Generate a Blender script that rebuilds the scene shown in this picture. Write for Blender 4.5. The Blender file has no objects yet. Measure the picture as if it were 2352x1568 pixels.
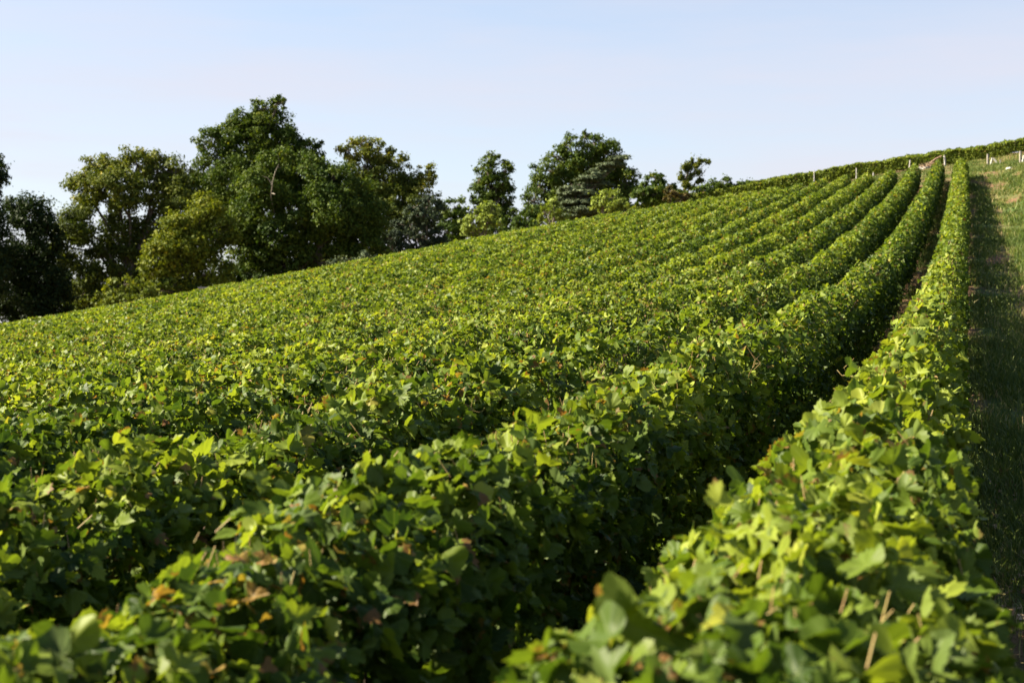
import bpy, math
import numpy as np

C = bpy.context.scene.collection
SC = bpy.context.scene
R = math.radians
rng = np.random.default_rng(11)

# ---------------------------------------------------------------- camera, sky, sun, exposure
EYE = 2.03                                   # metres above the ground the photographer stands on
FOC, PXW = 3658.7, 2352.0                    # focal length in pixels of a 2352-wide print
YAW = math.atan((2222 - 1176) / FOC)         # the rows run along +Y; the lens looks a little to their left
cam_d = bpy.data.cameras.new("camera")
cam = bpy.data.objects.new("camera", cam_d)
C.objects.link(cam)
cam.location = (0, 0, EYE)
cam.rotation_euler = (R(90), 0, YAW)
cam_d.sensor_width = 22.5
cam_d.lens = 35
cam_d.clip_start = 0.05
cam_d.clip_end = 9000
cam_d.dof.use_dof = True
cam_d.dof.focus_distance = 12.5
cam_d.dof.aperture_fstop = 2.9
SC.camera = cam

SUN_EL, SUN_AZ = R(36), R(-101)               # azimuth measured from +Y towards +X
w = bpy.data.worlds.new("World")
SC.world = w
w.use_nodes = True
nt = w.node_tree
nt.nodes.clear()
out = nt.nodes.new("ShaderNodeOutputWorld")
bg = nt.nodes.new("ShaderNodeBackground")
sky = nt.nodes.new("ShaderNodeTexSky")
sky.sky_type = 'NISHITA'
sky.sun_disc = False
sky.sun_elevation = SUN_EL
sky.sun_rotation = SUN_AZ
sky.altitude = 50
sky.air_density = 1.0
sky.dust_density = 0.7
sky.ozone_density = 1.5
bg.inputs[1].default_value = 0.050
# thin high haze: pales the blue towards lavender white, with faint streaks of cirrus
tcw = nt.nodes.new("ShaderNodeTexCoord"); mpw = nt.nodes.new("ShaderNodeMapping"); nzw = nt.nodes.new("ShaderNodeTexNoise")
mpw.inputs["Scale"].default_value = (1.0, 1.0, 7.0)
mpw.inputs["Rotation"].default_value = (R(6), R(-5), 0)
nzw.inputs["Scale"].default_value = 2.2; nzw.inputs["Detail"].default_value = 5; nzw.inputs["Roughness"].default_value = 0.55
nt.links.new(tcw.outputs["Generated"], mpw.inputs[0]); nt.links.new(mpw.outputs[0], nzw.inputs["Vector"])
mrw = nt.nodes.new("ShaderNodeMapRange"); mrw.inputs[1].default_value = 0.38; mrw.inputs[2].default_value = 0.64
mrw.inputs[3].default_value = 0.48; mrw.inputs[4].default_value = 1.0
nt.links.new(nzw.outputs[0], mrw.inputs[0])
hz = nt.nodes.new("ShaderNodeMixRGB"); hz.inputs[2].default_value = (3.95, 3.82, 4.25, 1)
spw = nt.nodes.new("ShaderNodeSeparateXYZ"); nt.links.new(tcw.outputs["Generated"], spw.inputs[0])
elw = nt.nodes.new("ShaderNodeMapRange"); elw.inputs[1].default_value = 0.09; elw.inputs[2].default_value = 0.40
elw.inputs[3].default_value = 1.0; elw.inputs[4].default_value = 0.12
nt.links.new(spw.outputs[2], elw.inputs[0])
mhw = nt.nodes.new("ShaderNodeMath"); mhw.operation = 'MULTIPLY'
nt.links.new(mrw.outputs[0], mhw.inputs[0]); nt.links.new(elw.outputs[0], mhw.inputs[1])
nt.links.new(mhw.outputs[0], hz.inputs[0]); nt.links.new(sky.outputs[0], hz.inputs[1])
nt.links.new(hz.outputs[0], bg.inputs[0])
nt.links.new(bg.outputs[0], out.inputs[0])

sl = bpy.data.lights.new("sun", 'SUN')
sl.energy = 5.0
sl.angle = R(0.5)
sl.color = (1.0, 0.90, 0.68)
so = bpy.data.objects.new("sun", sl)
C.objects.link(so)
so.location = (-40, 0, 60)
so.rotation_euler = (math.pi / 2 - SUN_EL, 0, math.pi - SUN_AZ)

SC.view_settings.view_transform = 'Standard'
SC.view_settings.look = 'None'
SC.view_settings.gamma = 1
SC.view_settings.use_curve_mapping = False
SC.view_settings.exposure = 2.05
SC.cycles.max_bounces = 6
SC.cycles.diffuse_bounces = 2
SC.cycles.transmission_bounces = 3

# ---------------------------------------------------------------- helpers
def tag(o, label=None, cat=None, group=None, kind=None):
    if label: o["label"] = label
    if cat: o["category"] = cat
    if group: o["group"] = group
    if kind: o["kind"] = kind
    return o

def empty(name, loc):
    o = bpy.data.objects.new(name, None)
    o.empty_display_size = 0.3
    C.objects.link(o)
    o.location = loc
    return o

def make_mesh(name, V, F, mat, col=None, smooth=False):
    """V (n,3), F (m,k) with one k, or a list of such arrays; col (n,4) lands in the attribute 'col'."""
    if not isinstance(F, list): F = [F]
    F = [np.asarray(f, np.int32) for f in F if len(f)]
    me = bpy.data.meshes.new(name)
    V = np.asarray(V, np.float32)
    me.vertices.add(len(V))
    me.vertices.foreach_set("co", V.ravel())
    loops = np.concatenate([f.ravel() for f in F])
    sizes = np.concatenate([np.full(len(f), f.shape[1], np.int32) for f in F])
    starts = np.concatenate([[0], np.cumsum(sizes)[:-1]]).astype(np.int32)
    me.loops.add(len(loops))
    me.loops.foreach_set("vertex_index", loops)
    me.polygons.add(len(sizes))
    me.polygons.foreach_set("loop_start", starts)
    me.polygons.foreach_set("use_smooth", np.full(len(sizes), smooth, bool))
    me.update(calc_edges=True)
    if col is not None:
        a = me.attributes.new("col", 'FLOAT_COLOR', 'POINT')
        a.data.foreach_set("color", np.asarray(col, np.float32).ravel())
    me.materials.append(mat)
    return me

def obj(name, me, parent=None, loc=None):
    o = bpy.data.objects.new(name, me)
    C.objects.link(o)
    if loc is not None: o.location = loc
    if parent is not None: o.parent = parent
    return o

def norm(v):
    return v / np.maximum(np.linalg.norm(v, axis=-1, keepdims=True), 1e-9)

def smooth(a, b, x):
    t = np.clip((np.asarray(x, float) - a) / (b - a), 0, 1)
    return t * t * (3 - 2 * t)

def vnoise(x, seed=0):
    """1-D value noise, about -1..1"""
    x = np.asarray(x, float)
    i = np.floor(x).astype(np.int64)
    f = x - i
    f = f * f * (3 - 2 * f)
    def h(n):
        v = np.sin(n * 127.1 + seed * 311.7) * 43758.5453
        return (v - np.floor(v)) * 2 - 1
    return h(i) * (1 - f) + h(i + 1) * f

class Tubes:
    """collects tapered tubes into one mesh"""
    def __init__(self): self.V, self.F, self.n = [], [], 0
    def add(self, pts, rad, sides=6, cap=True):
        pts = np.asarray(pts, float); rad = np.broadcast_to(rad, (len(pts),))
        d = norm(np.gradient(pts, axis=0))
        ref = np.array([0.31, 0.87, 0.12])
        a = norm(np.cross(d, ref)); b = np.cross(d, a)
        th = np.arange(sides) * 2 * np.pi / sides
        ring = pts[:, None] + rad[:, None, None] * (np.cos(th)[None, :, None] * a[:, None] + np.sin(th)[None, :, None] * b[:, None])
        self.V.append(ring.reshape(-1, 3))
        k = np.arange(sides); kn = (k + 1) % sides
        for i in range(len(pts) - 1):
            o = self.n + i * sides
            self.F.append(np.stack([o + k, o + kn, o + sides + kn, o + sides + k], 1))
        if cap and sides == 4:
            o = self.n + (len(pts) - 1) * sides
            self.F.append(np.array([[o, o + 1, o + 2, o + 3]]))
        self.n += len(pts) * sides
    def mesh(self, name, mat, smooth=True):
        return make_mesh(name, np.concatenate(self.V), np.concatenate(self.F), mat, smooth=smooth)

# ---------------------------------------------------------------- terrain
# heights of the trimmed vine tops above the eye, x from -90 every 6 m, y from -6 every 8 m
ZT = np.array([
 [-11.49, -10.86, -10.23, -9.60, -8.97, -8.33, -7.68, -7.02, -6.33, -5.62, -4.88, -4.10, -3.30, -2.46, -1.59, -0.69, 0.22, 1.16, 2.11, 3.07],
 [-10.70, -10.07, -9.44, -8.81, -8.18, -7.54, -6.88, -6.21, -5.51, -4.79, -4.04, -3.25, -2.43, -1.57, -0.68, 0.23, 1.17, 2.12, 3.08, 4.05],
 [-9.91, -9.28, -8.65, -8.02, -7.38, -6.74, -6.08, -5.40, -4.70, -3.97, -3.20, -2.40, -1.55, -0.68, 0.23, 1.16, 2.12, 3.08, 4.06, 5.03],
 [-9.13, -8.50, -7.87, -7.24, -6.59, -5.94, -5.28, -4.59, -3.88, -3.14, -2.36, -1.54, -0.68, 0.21, 1.14, 2.10, 3.07, 4.05, 5.04, 6.02],
 [-8.34, -7.72, -7.09, -6.45, -5.81, -5.15, -4.48, -3.79, -3.07, -2.32, -1.53, -0.69, 0.19, 1.11, 2.06, 3.03, 4.02, 5.02, 6.02, 7.02],
 [-7.56, -6.94, -6.32, -5.68, -5.03, -4.37, -3.69, -2.98, -2.26, -1.49, -0.69, 0.16, 1.06, 2.01, 2.99, 3.98, 4.99, 6.00, 7.01, 8.02],
 [-6.79, -6.17, -5.55, -4.92, -4.27, -3.60, -2.90, -2.18, -1.44, -0.66, 0.15, 1.02, 1.95, 2.92, 3.92, 4.93, 5.95, 6.98, 8.00, 9.02],
 [-6.02, -5.42, -4.81, -4.18, -3.53, -2.85, -2.13, -1.39, -0.62, 0.18, 1.01, 1.89, 2.85, 3.85, 4.87, 5.90, 6.93, 7.96, 8.99, 10.03],
 [-5.26, -4.68, -4.08, -3.46, -2.81, -2.12, -1.38, -0.60, 0.21, 1.04, 1.90, 2.80, 3.78, 4.80, 5.83, 6.86, 7.90, 8.94, 9.99, 11.03],
 [-4.51, -3.95, -3.38, -2.77, -2.13, -1.42, -0.65, 0.17, 1.03, 1.92, 2.82, 3.76, 4.75, 5.76, 6.79, 7.83, 8.87, 9.92, 10.97, 12.02],
 [-3.78, -3.25, -2.70, -2.12, -1.48, -0.76, 0.04, 0.91, 1.84, 2.81, 3.78, 4.75, 5.73, 6.73, 7.75, 8.79, 9.84, 10.89, 11.94, 13.00],
 [-3.08, -2.57, -2.06, -1.51, -0.88, -0.14, 0.69, 1.61, 2.60, 3.65, 4.72, 5.73, 6.69, 7.66, 8.68, 9.73, 10.79, 11.84, 12.90, 13.95],
 [-2.43, -1.94, -1.45, -0.94, -0.32, 0.44, 1.31, 2.27, 3.30, 4.40, 5.55, 6.61, 7.55, 8.54, 9.58, 10.64, 11.71, 12.78, 13.83, 14.87],
 [-1.86, -1.36, -0.89, -0.40, 0.21, 0.99, 1.89, 2.88, 3.92, 5.04, 6.19, 7.29, 8.32, 9.37, 10.46, 11.53, 12.60, 13.67, 14.72, 15.74],
 [-1.42, -0.88, -0.41, 0.13, 0.75, 1.51, 2.45, 3.45, 4.49, 5.60, 6.73, 7.86, 9.03, 10.20, 11.32, 12.39, 13.44, 14.48, 15.52, 16.54],
 [-1.13, -0.60, -0.06, 0.57, 1.25, 2.05, 2.99, 3.99, 5.05, 6.15, 7.29, 8.46, 9.76, 11.03, 12.14, 13.20, 14.23, 15.24, 16.25, 17.28],
 [-0.90, -0.32, 0.30, 0.99, 1.74, 2.58, 3.53, 4.54, 5.61, 6.73, 7.91, 9.15, 10.46, 11.74, 12.89, 13.96, 14.99, 15.98, 16.98, 18.01],
 [-0.65, -0.01, 0.67, 1.41, 2.22, 3.10, 4.06, 5.09, 6.18, 7.33, 8.55, 9.83, 11.14, 12.42, 13.61, 14.70, 15.74, 16.74, 17.73, 18.74],
 [-0.37, 0.31, 1.04, 1.83, 2.68, 3.61, 4.59, 5.64, 6.76, 7.95, 9.20, 10.50, 11.82, 13.10, 14.31, 15.43, 16.48, 17.49, 18.48, 19.48],
])

VINE_H = 1.3

def _cr(t):
    return np.stack([-.5*t**3 + t*t - .5*t, 1.5*t**3 - 2.5*t*t + 1, -1.5*t**3 + 2*t*t + .5*t, .5*t**3 - .5*t*t], -1)

def ztop(x, y):
    x, y = np.broadcast_arrays(np.asarray(x, float), np.asarray(y, float))
    nx, ny = ZT.shape
    fx = np.clip((x + 90) / 6, 0, nx - 1.001); fy = np.clip((y + 6) / 8, 0, ny - 1.001)
    i = fx.astype(int); j = fy.astype(int)
    wx = _cr(fx - i); wy = _cr(fy - j)
    r = 0
    for a in range(4):
        for b in range(4):
            r = r + ZT[np.clip(i + a - 1, 0, nx - 1), np.clip(j + b - 1, 0, ny - 1)] * wx[..., a] * wy[..., b]
    return r

def ground(x, y):
    x, y = np.broadcast_arrays(np.asarray(x, float), np.asarray(y, float))
    yc = 96 + 52 * smooth(-36, -23, x)                      # where the slope rounds over
    ye = np.where(y > yc, yc + 5 * (1 - np.exp(-np.maximum(y - yc, 0) / 5)), y)
    z = ztop(np.clip(x, -88, 17), ye) - VINE_H + EYE
    zf = np.clip(0.17 * (x + 62), -4, 9) + EYE
    zf = zf - (zf + 8) * smooth(190, 320, np.hypot(x, y))
    z = z + (zf - z) * smooth(0, 50, y - yc)
    z = z + (zf - z) * smooth(80, 160, -x) * (y > -50)
    z = z + (zf - z) * smooth(60, 200, x)
    z = z + 0.5 * smooth(1.6, 3.8, x) * (1 - smooth(8, 14, x)) * smooth(38, 66, y) * (1 - smooth(91, 100, y))
    near = (np.hypot(x, y) < 160)
    z = z + near * (0.025 * np.sin(x * 3.1 + 1.3 * np.sin(y * .9)) * np.sin(y * 2.3 + x) + 0.02 * np.sin(x * 7.7 - y * 1.1) * np.sin(y * 5.1))
    return z

def at(px, py, D):
    """a point of the world seen at pixel (px, py) of the 2352-wide print, D metres along the line of sight's forward axis"""
    u = (px - 1176) / FOC; v = (784 - py) / FOC
    c, s = math.cos(YAW), math.sin(YAW)
    return np.array([D * (u * c - s), D * (u * s + c), EYE + D * v])

# ---------------------------------------------------------------- materials
def new_mat(name):
    m = bpy.data.materials.new(name)
    m.use_nodes = True
    m.node_tree.nodes.clear()
    return m, m.node_tree.nodes, m.node_tree.links

def ramp(N, stops):
    r = N.new("ShaderNodeValToRGB")
    els = r.color_ramp.elements
    while len(els) < len(stops): els.new(0.5)
    for e, (p, c) in zip(els, stops):
        e.position = p; e.color = (*c, 1)
    return r

def math_node(N, L, op, a, b=None):
    n = N.new("ShaderNodeMath"); n.operation = op
    for i, v in enumerate((a, b)):
        if v is None: continue
        if isinstance(v, (int, float)): n.inputs[i].default_value = v
        else: L.new(v, n.inputs[i])
    return n.outputs[0]

def leaf_material(name, stops, trans=0.35, tint=(1.3, 1.3, 0.45), rough=0.5, spec=0.13, veins=False, noise=0.0):
    """leaf colour from attribute col.r; col.g / col.b are the place on the blade, col.a its amount of withering"""
    m, N, L = new_mat(name)
    out = N.new("ShaderNodeOutputMaterial")
    at_ = N.new("ShaderNodeAttribute"); at_.attribute_name = "col"
    sep = N.new("ShaderNodeSeparateColor"); L.new(at_.outputs["Color"], sep.inputs[0])
    rp = ramp(N, stops); L.new(sep.outputs[0], rp.inputs[0])
    colr = rp.outputs[0]
    if veins:
        px = math_node(N, L, 'SUBTRACT', sep.outputs[1], 0.5)
        py = math_node(N, L, 'SUBTRACT', sep.outputs[2], 0.5)
        th = math_node(N, L, 'ARCTAN2', px, py)
        rr = math_node(N, L, 'SQRT', math_node(N, L, 'ADD', math_node(N, L, 'MULTIPLY', px, px), math_node(N, L, 'MULTIPLY', py, py)))
        dv = math_node(N, L, 'MULTIPLY', math_node(N, L, 'ABSOLUTE', math_node(N, L, 'SINE', math_node(N, L, 'MULTIPLY', th, 3.46))), rr)
        vein = math_node(N, L, 'LESS_THAN', dv, 0.018)
        mx = N.new("ShaderNodeMixRGB"); mx.blend_type = 'MIX'
        mx.inputs[2].default_value = (0.22, 0.27, 0.07, 1)
        L.new(math_node(N, L, 'MULTIPLY', vein, 0.35), mx.inputs[0]); L.new(colr, mx.inputs[1])
        colr = mx.outputs[0]
        # withered brown blotches, stronger towards the rim
        tc = N.new("ShaderNodeTexCoord"); nz = N.new("ShaderNodeTexNoise")
        nz.inputs["Scale"].default_value = 38; nz.inputs["Detail"].default_value = 3
        L.new(tc.outputs["Object"], nz.inputs["Vector"])
        k = math_node(N, L, 'ADD', math_node(N, L, 'MULTIPLY', rr, 0.8), nz.outputs[0])
        k = math_node(N, L, 'ADD', k, math_node(N, L, 'SUBTRACT', at_.outputs["Alpha"], 1.12))
        st = N.new("ShaderNodeMapRange"); st.inputs[1].default_value = 0.0; st.inputs[2].default_value = 0.12
        L.new(k, st.inputs[0])
        mb = N.new("ShaderNodeMixRGB"); L.new(st.outputs[0], mb.inputs[0]); L.new(colr, mb.inputs[1])
        mb.inputs[2].default_value = (0.14, 0.075, 0.025, 1)
        colr = mb.outputs[0]
    # the underside is paler and greyer
    geo = N.new("ShaderNodeNewGeometry")
    mu = N.new("ShaderNodeMixRGB"); L.new(colr, mu.inputs[1]); mu.inputs[2].default_value = (0.11, 0.145, 0.045, 1)
    L.new(math_node(N, L, 'MULTIPLY', geo.outputs["Backfacing"], 0.45), mu.inputs[0])
    p = N.new("ShaderNodeBsdfPrincipled")
    p.inputs["Roughness"].default_value = rough
    p.inputs["Specular IOR Level"].default_value = spec
    L.new(mu.outputs[0], p.inputs["Base Color"])
    tr = N.new("ShaderNodeBsdfTranslucent")
    tm = N.new("ShaderNodeMixRGB"); tm.blend_type = 'MULTIPLY'; tm.inputs[0].default_value = 1
    L.new(colr, tm.inputs[1]); tm.inputs[2].default_value = (*tint, 1)
    L.new(tm.outputs[0], tr.inputs[0])
    mix = N.new("ShaderNodeMixShader"); mix.inputs[0].default_value = trans
    L.new(p.outputs[0], mix.inputs[1]); L.new(tr.outputs[0], mix.inputs[2])
    L.new(mix.outputs[0], out.inputs[0])
    return m

def rough_material(name, c1, c2, scale=8, bump=0.3, rough=0.9, stretch=(1, 1, 1)):
    m, N, L = new_mat(name)
    out = N.new("ShaderNodeOutputMaterial"); p = N.new("ShaderNodeBsdfPrincipled")
    tc = N.new("ShaderNodeTexCoord"); mp = N.new("ShaderNodeMapping"); nz = N.new("ShaderNodeTexNoise")
    mp.inputs["Scale"].default_value = stretch
    nz.inputs["Scale"].default_value = scale; nz.inputs["Detail"].default_value = 6; nz.inputs["Roughness"].default_value = 0.65
    L.new(tc.outputs["Object"], mp.inputs[0]); L.new(mp.outputs[0], nz.inputs["Vector"])
    r = ramp(N, [(0.32, c1), (0.68, c2)]); L.new(nz.outputs[0], r.inputs[0])
    L.new(r.outputs[0], p.inputs["Base Color"]); p.inputs["Roughness"].default_value = rough
    b = N.new("ShaderNodeBump"); b.inputs["Strength"].default_value = bump; b.inputs["Distance"].default_value = 0.02
    L.new(nz.outputs[0], b.inputs["Height"]); L.new(b.outputs[0], p.inputs["Normal"])
    L.new(p.outputs[0], out.inputs[0])
    return m

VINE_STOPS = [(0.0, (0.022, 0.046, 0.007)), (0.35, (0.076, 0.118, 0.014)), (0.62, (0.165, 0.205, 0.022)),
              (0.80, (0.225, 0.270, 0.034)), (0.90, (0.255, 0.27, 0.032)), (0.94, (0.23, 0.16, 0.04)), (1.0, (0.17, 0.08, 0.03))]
M_VINE = leaf_material("vine_leaf", VINE_STOPS, trans=0.38, veins=True)
M_VINE_FAR = leaf_material("vine_leaf_far", VINE_STOPS, trans=0.38)
M_SHOOT = rough_material("cut_shoot_bark", (0.17, 0.070, 0.025), (0.32, 0.26, 0.08), 30, 0.1, 0.7)
M_TRUNK = rough_material("vine_bark", (0.035, 0.024, 0.016), (0.10, 0.065, 0.04), 25, 0.8, 0.95, (1, 1, .3))
M_BARK = rough_material("tree_bark", (0.05, 0.04, 0.03), (0.16, 0.13, 0.10), 4, 0.5, 0.95, (1, 1, .3))
M_DEAD = rough_material("dead_wood", (0.22, 0.18, 0.14), (0.38, 0.33, 0.27), 5, 0.3, 0.9, (1, 1, .3))
M_POST = rough_material("white_post_concrete", (0.34, 0.33, 0.30), (0.50, 0.48, 0.44), 14, 0.2, 0.85)
M_GREYPOST = rough_material("weathered_wood", (0.16, 0.14, 0.12), (0.30, 0.27, 0.23), 14, 0.3, 0.9, (1, 1, .2))
M_GRAPE = rough_material("grape_skin", (0.008, 0.008, 0.018), (0.02, 0.02, 0.045), 20, 0.0, 0.35)

# ---------------------------------------------------------------- ground
def ground_material():
    m, N, L = new_mat("ground_soil_and_turf")
    out = N.new("ShaderNodeOutputMaterial"); p = N.new("ShaderNodeBsdfPrincipled")
    geo = N.new("ShaderNodeNewGeometry"); sep = N.new("ShaderNodeSeparateXYZ")
    L.new(geo.outputs["Position"], sep.inputs[0])
    def noise(scale, detail=5):
        n = N.new("ShaderNodeTexNoise"); n.inputs["Scale"].default_value = scale; n.inputs["Detail"].default_value = detail
        n.inputs["Roughness"].default_value = 0.6
        L.new(geo.outputs["Position"], n.inputs["Vector"]); return n.outputs[0]
    n1, n2, n3 = noise(0.8), noise(6), noise(40)
    soil = ramp(N, [(0.3, (0.075, 0.042, 0.024)), (0.55, (0.16, 0.095, 0.052)), (0.75, (0.26, 0.175, 0.10))])
    L.new(math_node(N, L, 'ADD', math_node(N, L, 'MULTIPLY', n2, 0.5), math_node(N, L, 'MULTIPLY', n3, 0.5)), soil.inputs[0])
    turf = ramp(N, [(0.3, (0.030, 0.055, 0.014)), (0.55, (0.055, 0.095, 0.022)), (0.72, (0.14, 0.12, 0.05))])
    L.new(math_node(N, L, 'ADD', math_node(N, L, 'MULTIPLY', n2, 0.4), math_node(N, L, 'MULTIPLY', n3, 0.6)), turf.inputs[0])
    def rng_(v, a, b):
        r = N.new("ShaderNodeMapRange"); r.interpolation_type = 'SMOOTHSTEP'
        r.inputs[1].default_value = a; r.inputs[2].default_value = b; L.new(v, r.inputs[0]); return r.outputs[0]
    k = math_node(N, L, 'MAXIMUM', rng_(sep.outputs[0], 0.05, 0.3), rng_(sep.outputs[1], 95.5, 98.0))
    wear = rng_(math_node(N, L, 'ADD', math_node(N, L, 'MULTIPLY', n1, 0.75), math_node(N, L, 'MULTIPLY', n2, 0.25)), 0.60, 0.50)
    dry = math_node(N, L, 'MULTIPLY', rng_(sep.outputs[1], 95.5, 98.0), rng_(sep.outputs[0], 2.2, 0.2))
    wear = math_node(N, L, 'MULTIPLY', wear, math_node(N, L, 'SUBTRACT', 1.0, math_node(N, L, 'MULTIPLY', dry, 0.75)))
    k = math_node(N, L, 'MULTIPLY', k, wear)
    ra = N.new("ShaderNodeAttribute"); ra.attribute_name = "col"
    k = math_node(N, L, 'MULTIPLY', k, math_node(N, L, 'SUBTRACT', 1.0, ra.outputs["Fac"]))
    weeds = rng_(n1, 0.50, 0.62)
    k = math_node(N, L, 'MAXIMUM', k, math_node(N, L, 'MULTIPLY', weeds, 0.7))
    mx = N.new("ShaderNodeMixRGB"); L.new(k, mx.inputs[0]); L.new(soil.outputs[0], mx.inputs[1]); L.new(turf.outputs[0], mx.inputs[2])
    L.new(mx.outputs[0], p.inputs["Base Color"]); p.inputs["Roughness"].default_value = 0.95
    p.inputs["Specular IOR Level"].default_value = 0.1
    b = N.new("ShaderNodeBump"); b.inputs["Strength"].default_value = 0.7; b.inputs["Distance"].default_value = 0.05
    L.new(n3, b.inputs["Height"]); L.new(b.outputs[0], p.inputs["Normal"])
    L.new(p.outputs[0], out.inputs[0])
    return m

def rut(x, y):
    """how worn the track is: two wheel ruts and a few bare spots"""
    c = 1.12 + .12 * np.sin(y * .11)
    a = np.exp(-((x - c) / .20) ** 2) * (.75 + .35 * vnoise(y * .35, 61))
    b = np.exp(-((x - c - 1.55) / .24) ** 2) * (.55 + .5 * vnoise(y * .3, 62))
    s = np.clip(np.sin(x * 2.3 + 1.7 * np.sin(y * .21)) * np.sin(y * .29 + x) * 2.2 - .7, 0, 1)
    m = np.clip(np.maximum(np.maximum(a, b), s), 0, 1) * (x > .12) * (y < 100)
    for px_, py_, sx_, sy_, k_ in ((.75, 98.2, .75, 1.6, 1.0), (1.7, 87, .35, 2.2, .9), (3.2, 99, .9, 2.5, .8), (2.8, 78, .4, 2.5, .6), (.3, 7.6, .16, 1.3, .95), (.36, 5.0, .2, 1.0, .7), (1.0, 46, .3, 6, .8), (1.0, 31, .2, 5, .8)):
        m = np.maximum(m, k_ * np.exp(-((x - px_) / sx_) ** 2 - ((y - py_) / sy_) ** 2))
    m = np.maximum(m, .9 * smooth(112, 117, y + .9 * x) * smooth(.4, 1.4, x) * smooth(150, 140, y))
    return m

gxs = np.unique(np.concatenate([np.linspace(-4000, -160, 14), np.linspace(-160, -84, 20), np.arange(-84, -6, 0.8), np.arange(-6, 6, 0.16), np.arange(6, 22, 0.5), np.linspace(22, 160, 20), np.linspace(160, 4000, 14)]))
gys = np.unique(np.concatenate([np.linspace(-2000, -12, 12), np.arange(-12, 20, 0.2), np.arange(20, 130, 0.5), np.linspace(130, 340, 50), np.linspace(340, 5000, 16)]))
GX, GY = np.meshgrid(gxs, gys, indexing='ij')
GV = np.stack([GX, GY, ground(GX, GY)], -1).reshape(-1, 3)
GC = np.repeat(rut(GX, GY).reshape(-1, 1), 4, 1)
ny_ = len(gys)
ii, jj = np.meshgrid(np.arange(len(gxs) - 1), np.arange(ny_ - 1), indexing='ij')
q = (ii * ny_ + jj).ravel()
g = obj("ground", make_mesh("ground", GV, np.stack([q, q + ny_, q + ny_ + 1, q + 1], 1), ground_material(), GC, smooth=True))
tag(g, kind="structure")

# ---------------------------------------------------------------- vine leaves
def leaf_template(n):
    """outline of a five-lobed vine leaf of width about 1, stalk joint at the origin, tip along +y"""
    if n >= 20:
        P = [(0, -.06), (.09, -.22), (.20, -.27), (.28, -.24), (.36, -.25), (.41, -.15), (.48, -.10), (.47, .02), (.54, .08), (.52, .18), (.55, .27),
             (.46, .31), (.45, .40), (.35, .42), (.31, .44), (.30, .54), (.21, .57), (.18, .66), (.09, .67), (0, .76)]
        P = np.array(P)
        Lf = P[1:-1][::-1] * [-1, 1]
        P = np.concatenate([P, Lf])
    elif n >= 10:
        P = np.array([(0, -.05), (.22, -.27), (.46, -.12), (.46, .04), (.54, .24), (.36, .41), (.22, .56), (0, .76),
                      (-.22, .56), (-.36, .41), (-.54, .24), (-.46, .04), (-.46, -.12), (-.22, -.27)])
    else:
        P = np.array([(0, -.25), (.50, .08), (0, .72), (-.50, .08)])
    return P

TPL = {2: leaf_template(30), 1: leaf_template(12), 0: leaf_template(4)}

def leaves(pos, nrm, tip, size, rnd, brown, lod, r):
    """geometry of many leaves at once -> V, F (triangles), col"""
    n = len(pos)
    P = TPL[lod]
    y = norm(tip - nrm * np.sum(tip * nrm, 1, keepdims=True))
    x = np.cross(y, nrm)
    fold = r.uniform(-.3, .9, (n, 1)); cup = r.uniform(-1.3, .7, (n, 1)); ph = r.uniform(0, 6.28, (n, 1)); wv = r.uniform(.03, .16, (n, 1))
    asp = r.uniform(.85, 1.12, (n, 1))
    if lod == 0:
        Q = P
        tri = np.array([[0, 1, 2], [0, 2, 3]])
    else:
        m = len(P)
        k = np.arange(m); kn = (k + 1) % m
        if lod == 2:                                    # an inner ring lets the blade curve softly
            inner = (P[k] * 2 + P[kn] + P[k - 1]) / 4 * .58 + [0, .02]
            Q = np.concatenate([[(0, 0.03)], inner, P])
            tri = np.concatenate([np.stack([np.zeros(m, int), 1 + k, 1 + kn], 1), np.stack([1 + k, 1 + m + k, 1 + m + kn], 1), np.stack([1 + k, 1 + m + kn, 1 + kn], 1)])
        else:
            Q = np.concatenate([[(0, 0.03)], P])
            tri = np.stack([np.zeros(m, int), 1 + k, 1 + kn], 1)
    jit = r.normal(0, .010 if lod == 2 else .018 if lod else .05, (n, len(Q), 2))
    th = np.arctan2(Q[:, 0], Q[:, 1])[None]
    lob = 1.0
    if lod:                                             # some blades are cut deep between the lobes, some are nearly round; teeth all round
        lob = 1 + r.uniform(-.02, .32, (n, 1)) * (np.cos(th * 3.46) - .25) * (np.hypot(Q[:, 0], Q[:, 1])[None] > .2)
        if lod == 2:
            tooth = np.zeros(len(Q)); tooth[-len(P):] = np.where(np.arange(len(P)) % 2, .095, -.095)
            lob = lob + tooth[None] * r.uniform(.3, 1.2, (n, 1))
    X = (Q[None, :, 0] * asp * lob + jit[..., 0]); Y = Q[None, :, 1] * lob + jit[..., 1]
    rr2 = (Q ** 2).sum(1)[None]
    Zl = fold * np.abs(X) + cup * rr2 * .6 + wv * np.sin(3 * th + ph) * np.sqrt(rr2) * 1.6
    if lod:
        ph2, ph3 = r.uniform(0, 6.28, (2, n, 1))
        Zl = Zl + np.sqrt(rr2) * (.05 * np.sin(5 * th + ph2) + .035 * np.sin(8 * th + ph3)) + r.normal(0, .008, Zl.shape)
    s = size[:, None, None]
    V = pos[:, None] + s * (X[..., None] * x[:, None] + Y[..., None] * y[:, None] + Zl[..., None] * nrm[:, None])
    m = len(Q)
    F = (np.arange(n)[:, None, None] * m + tri[None]).reshape(-1, 3)
    col = np.empty((n, m, 4), np.float32)
    col[..., 0] = rnd[:, None]
    col[..., 1] = Q[None, :, 0] + .5 if lod else .5
    col[..., 2] = Q[None, :, 1] + .5 if lod else .5
    col[..., 3] = brown[:, None]
    return V.reshape(-1, 3), F, col.reshape(-1, 4)

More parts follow.
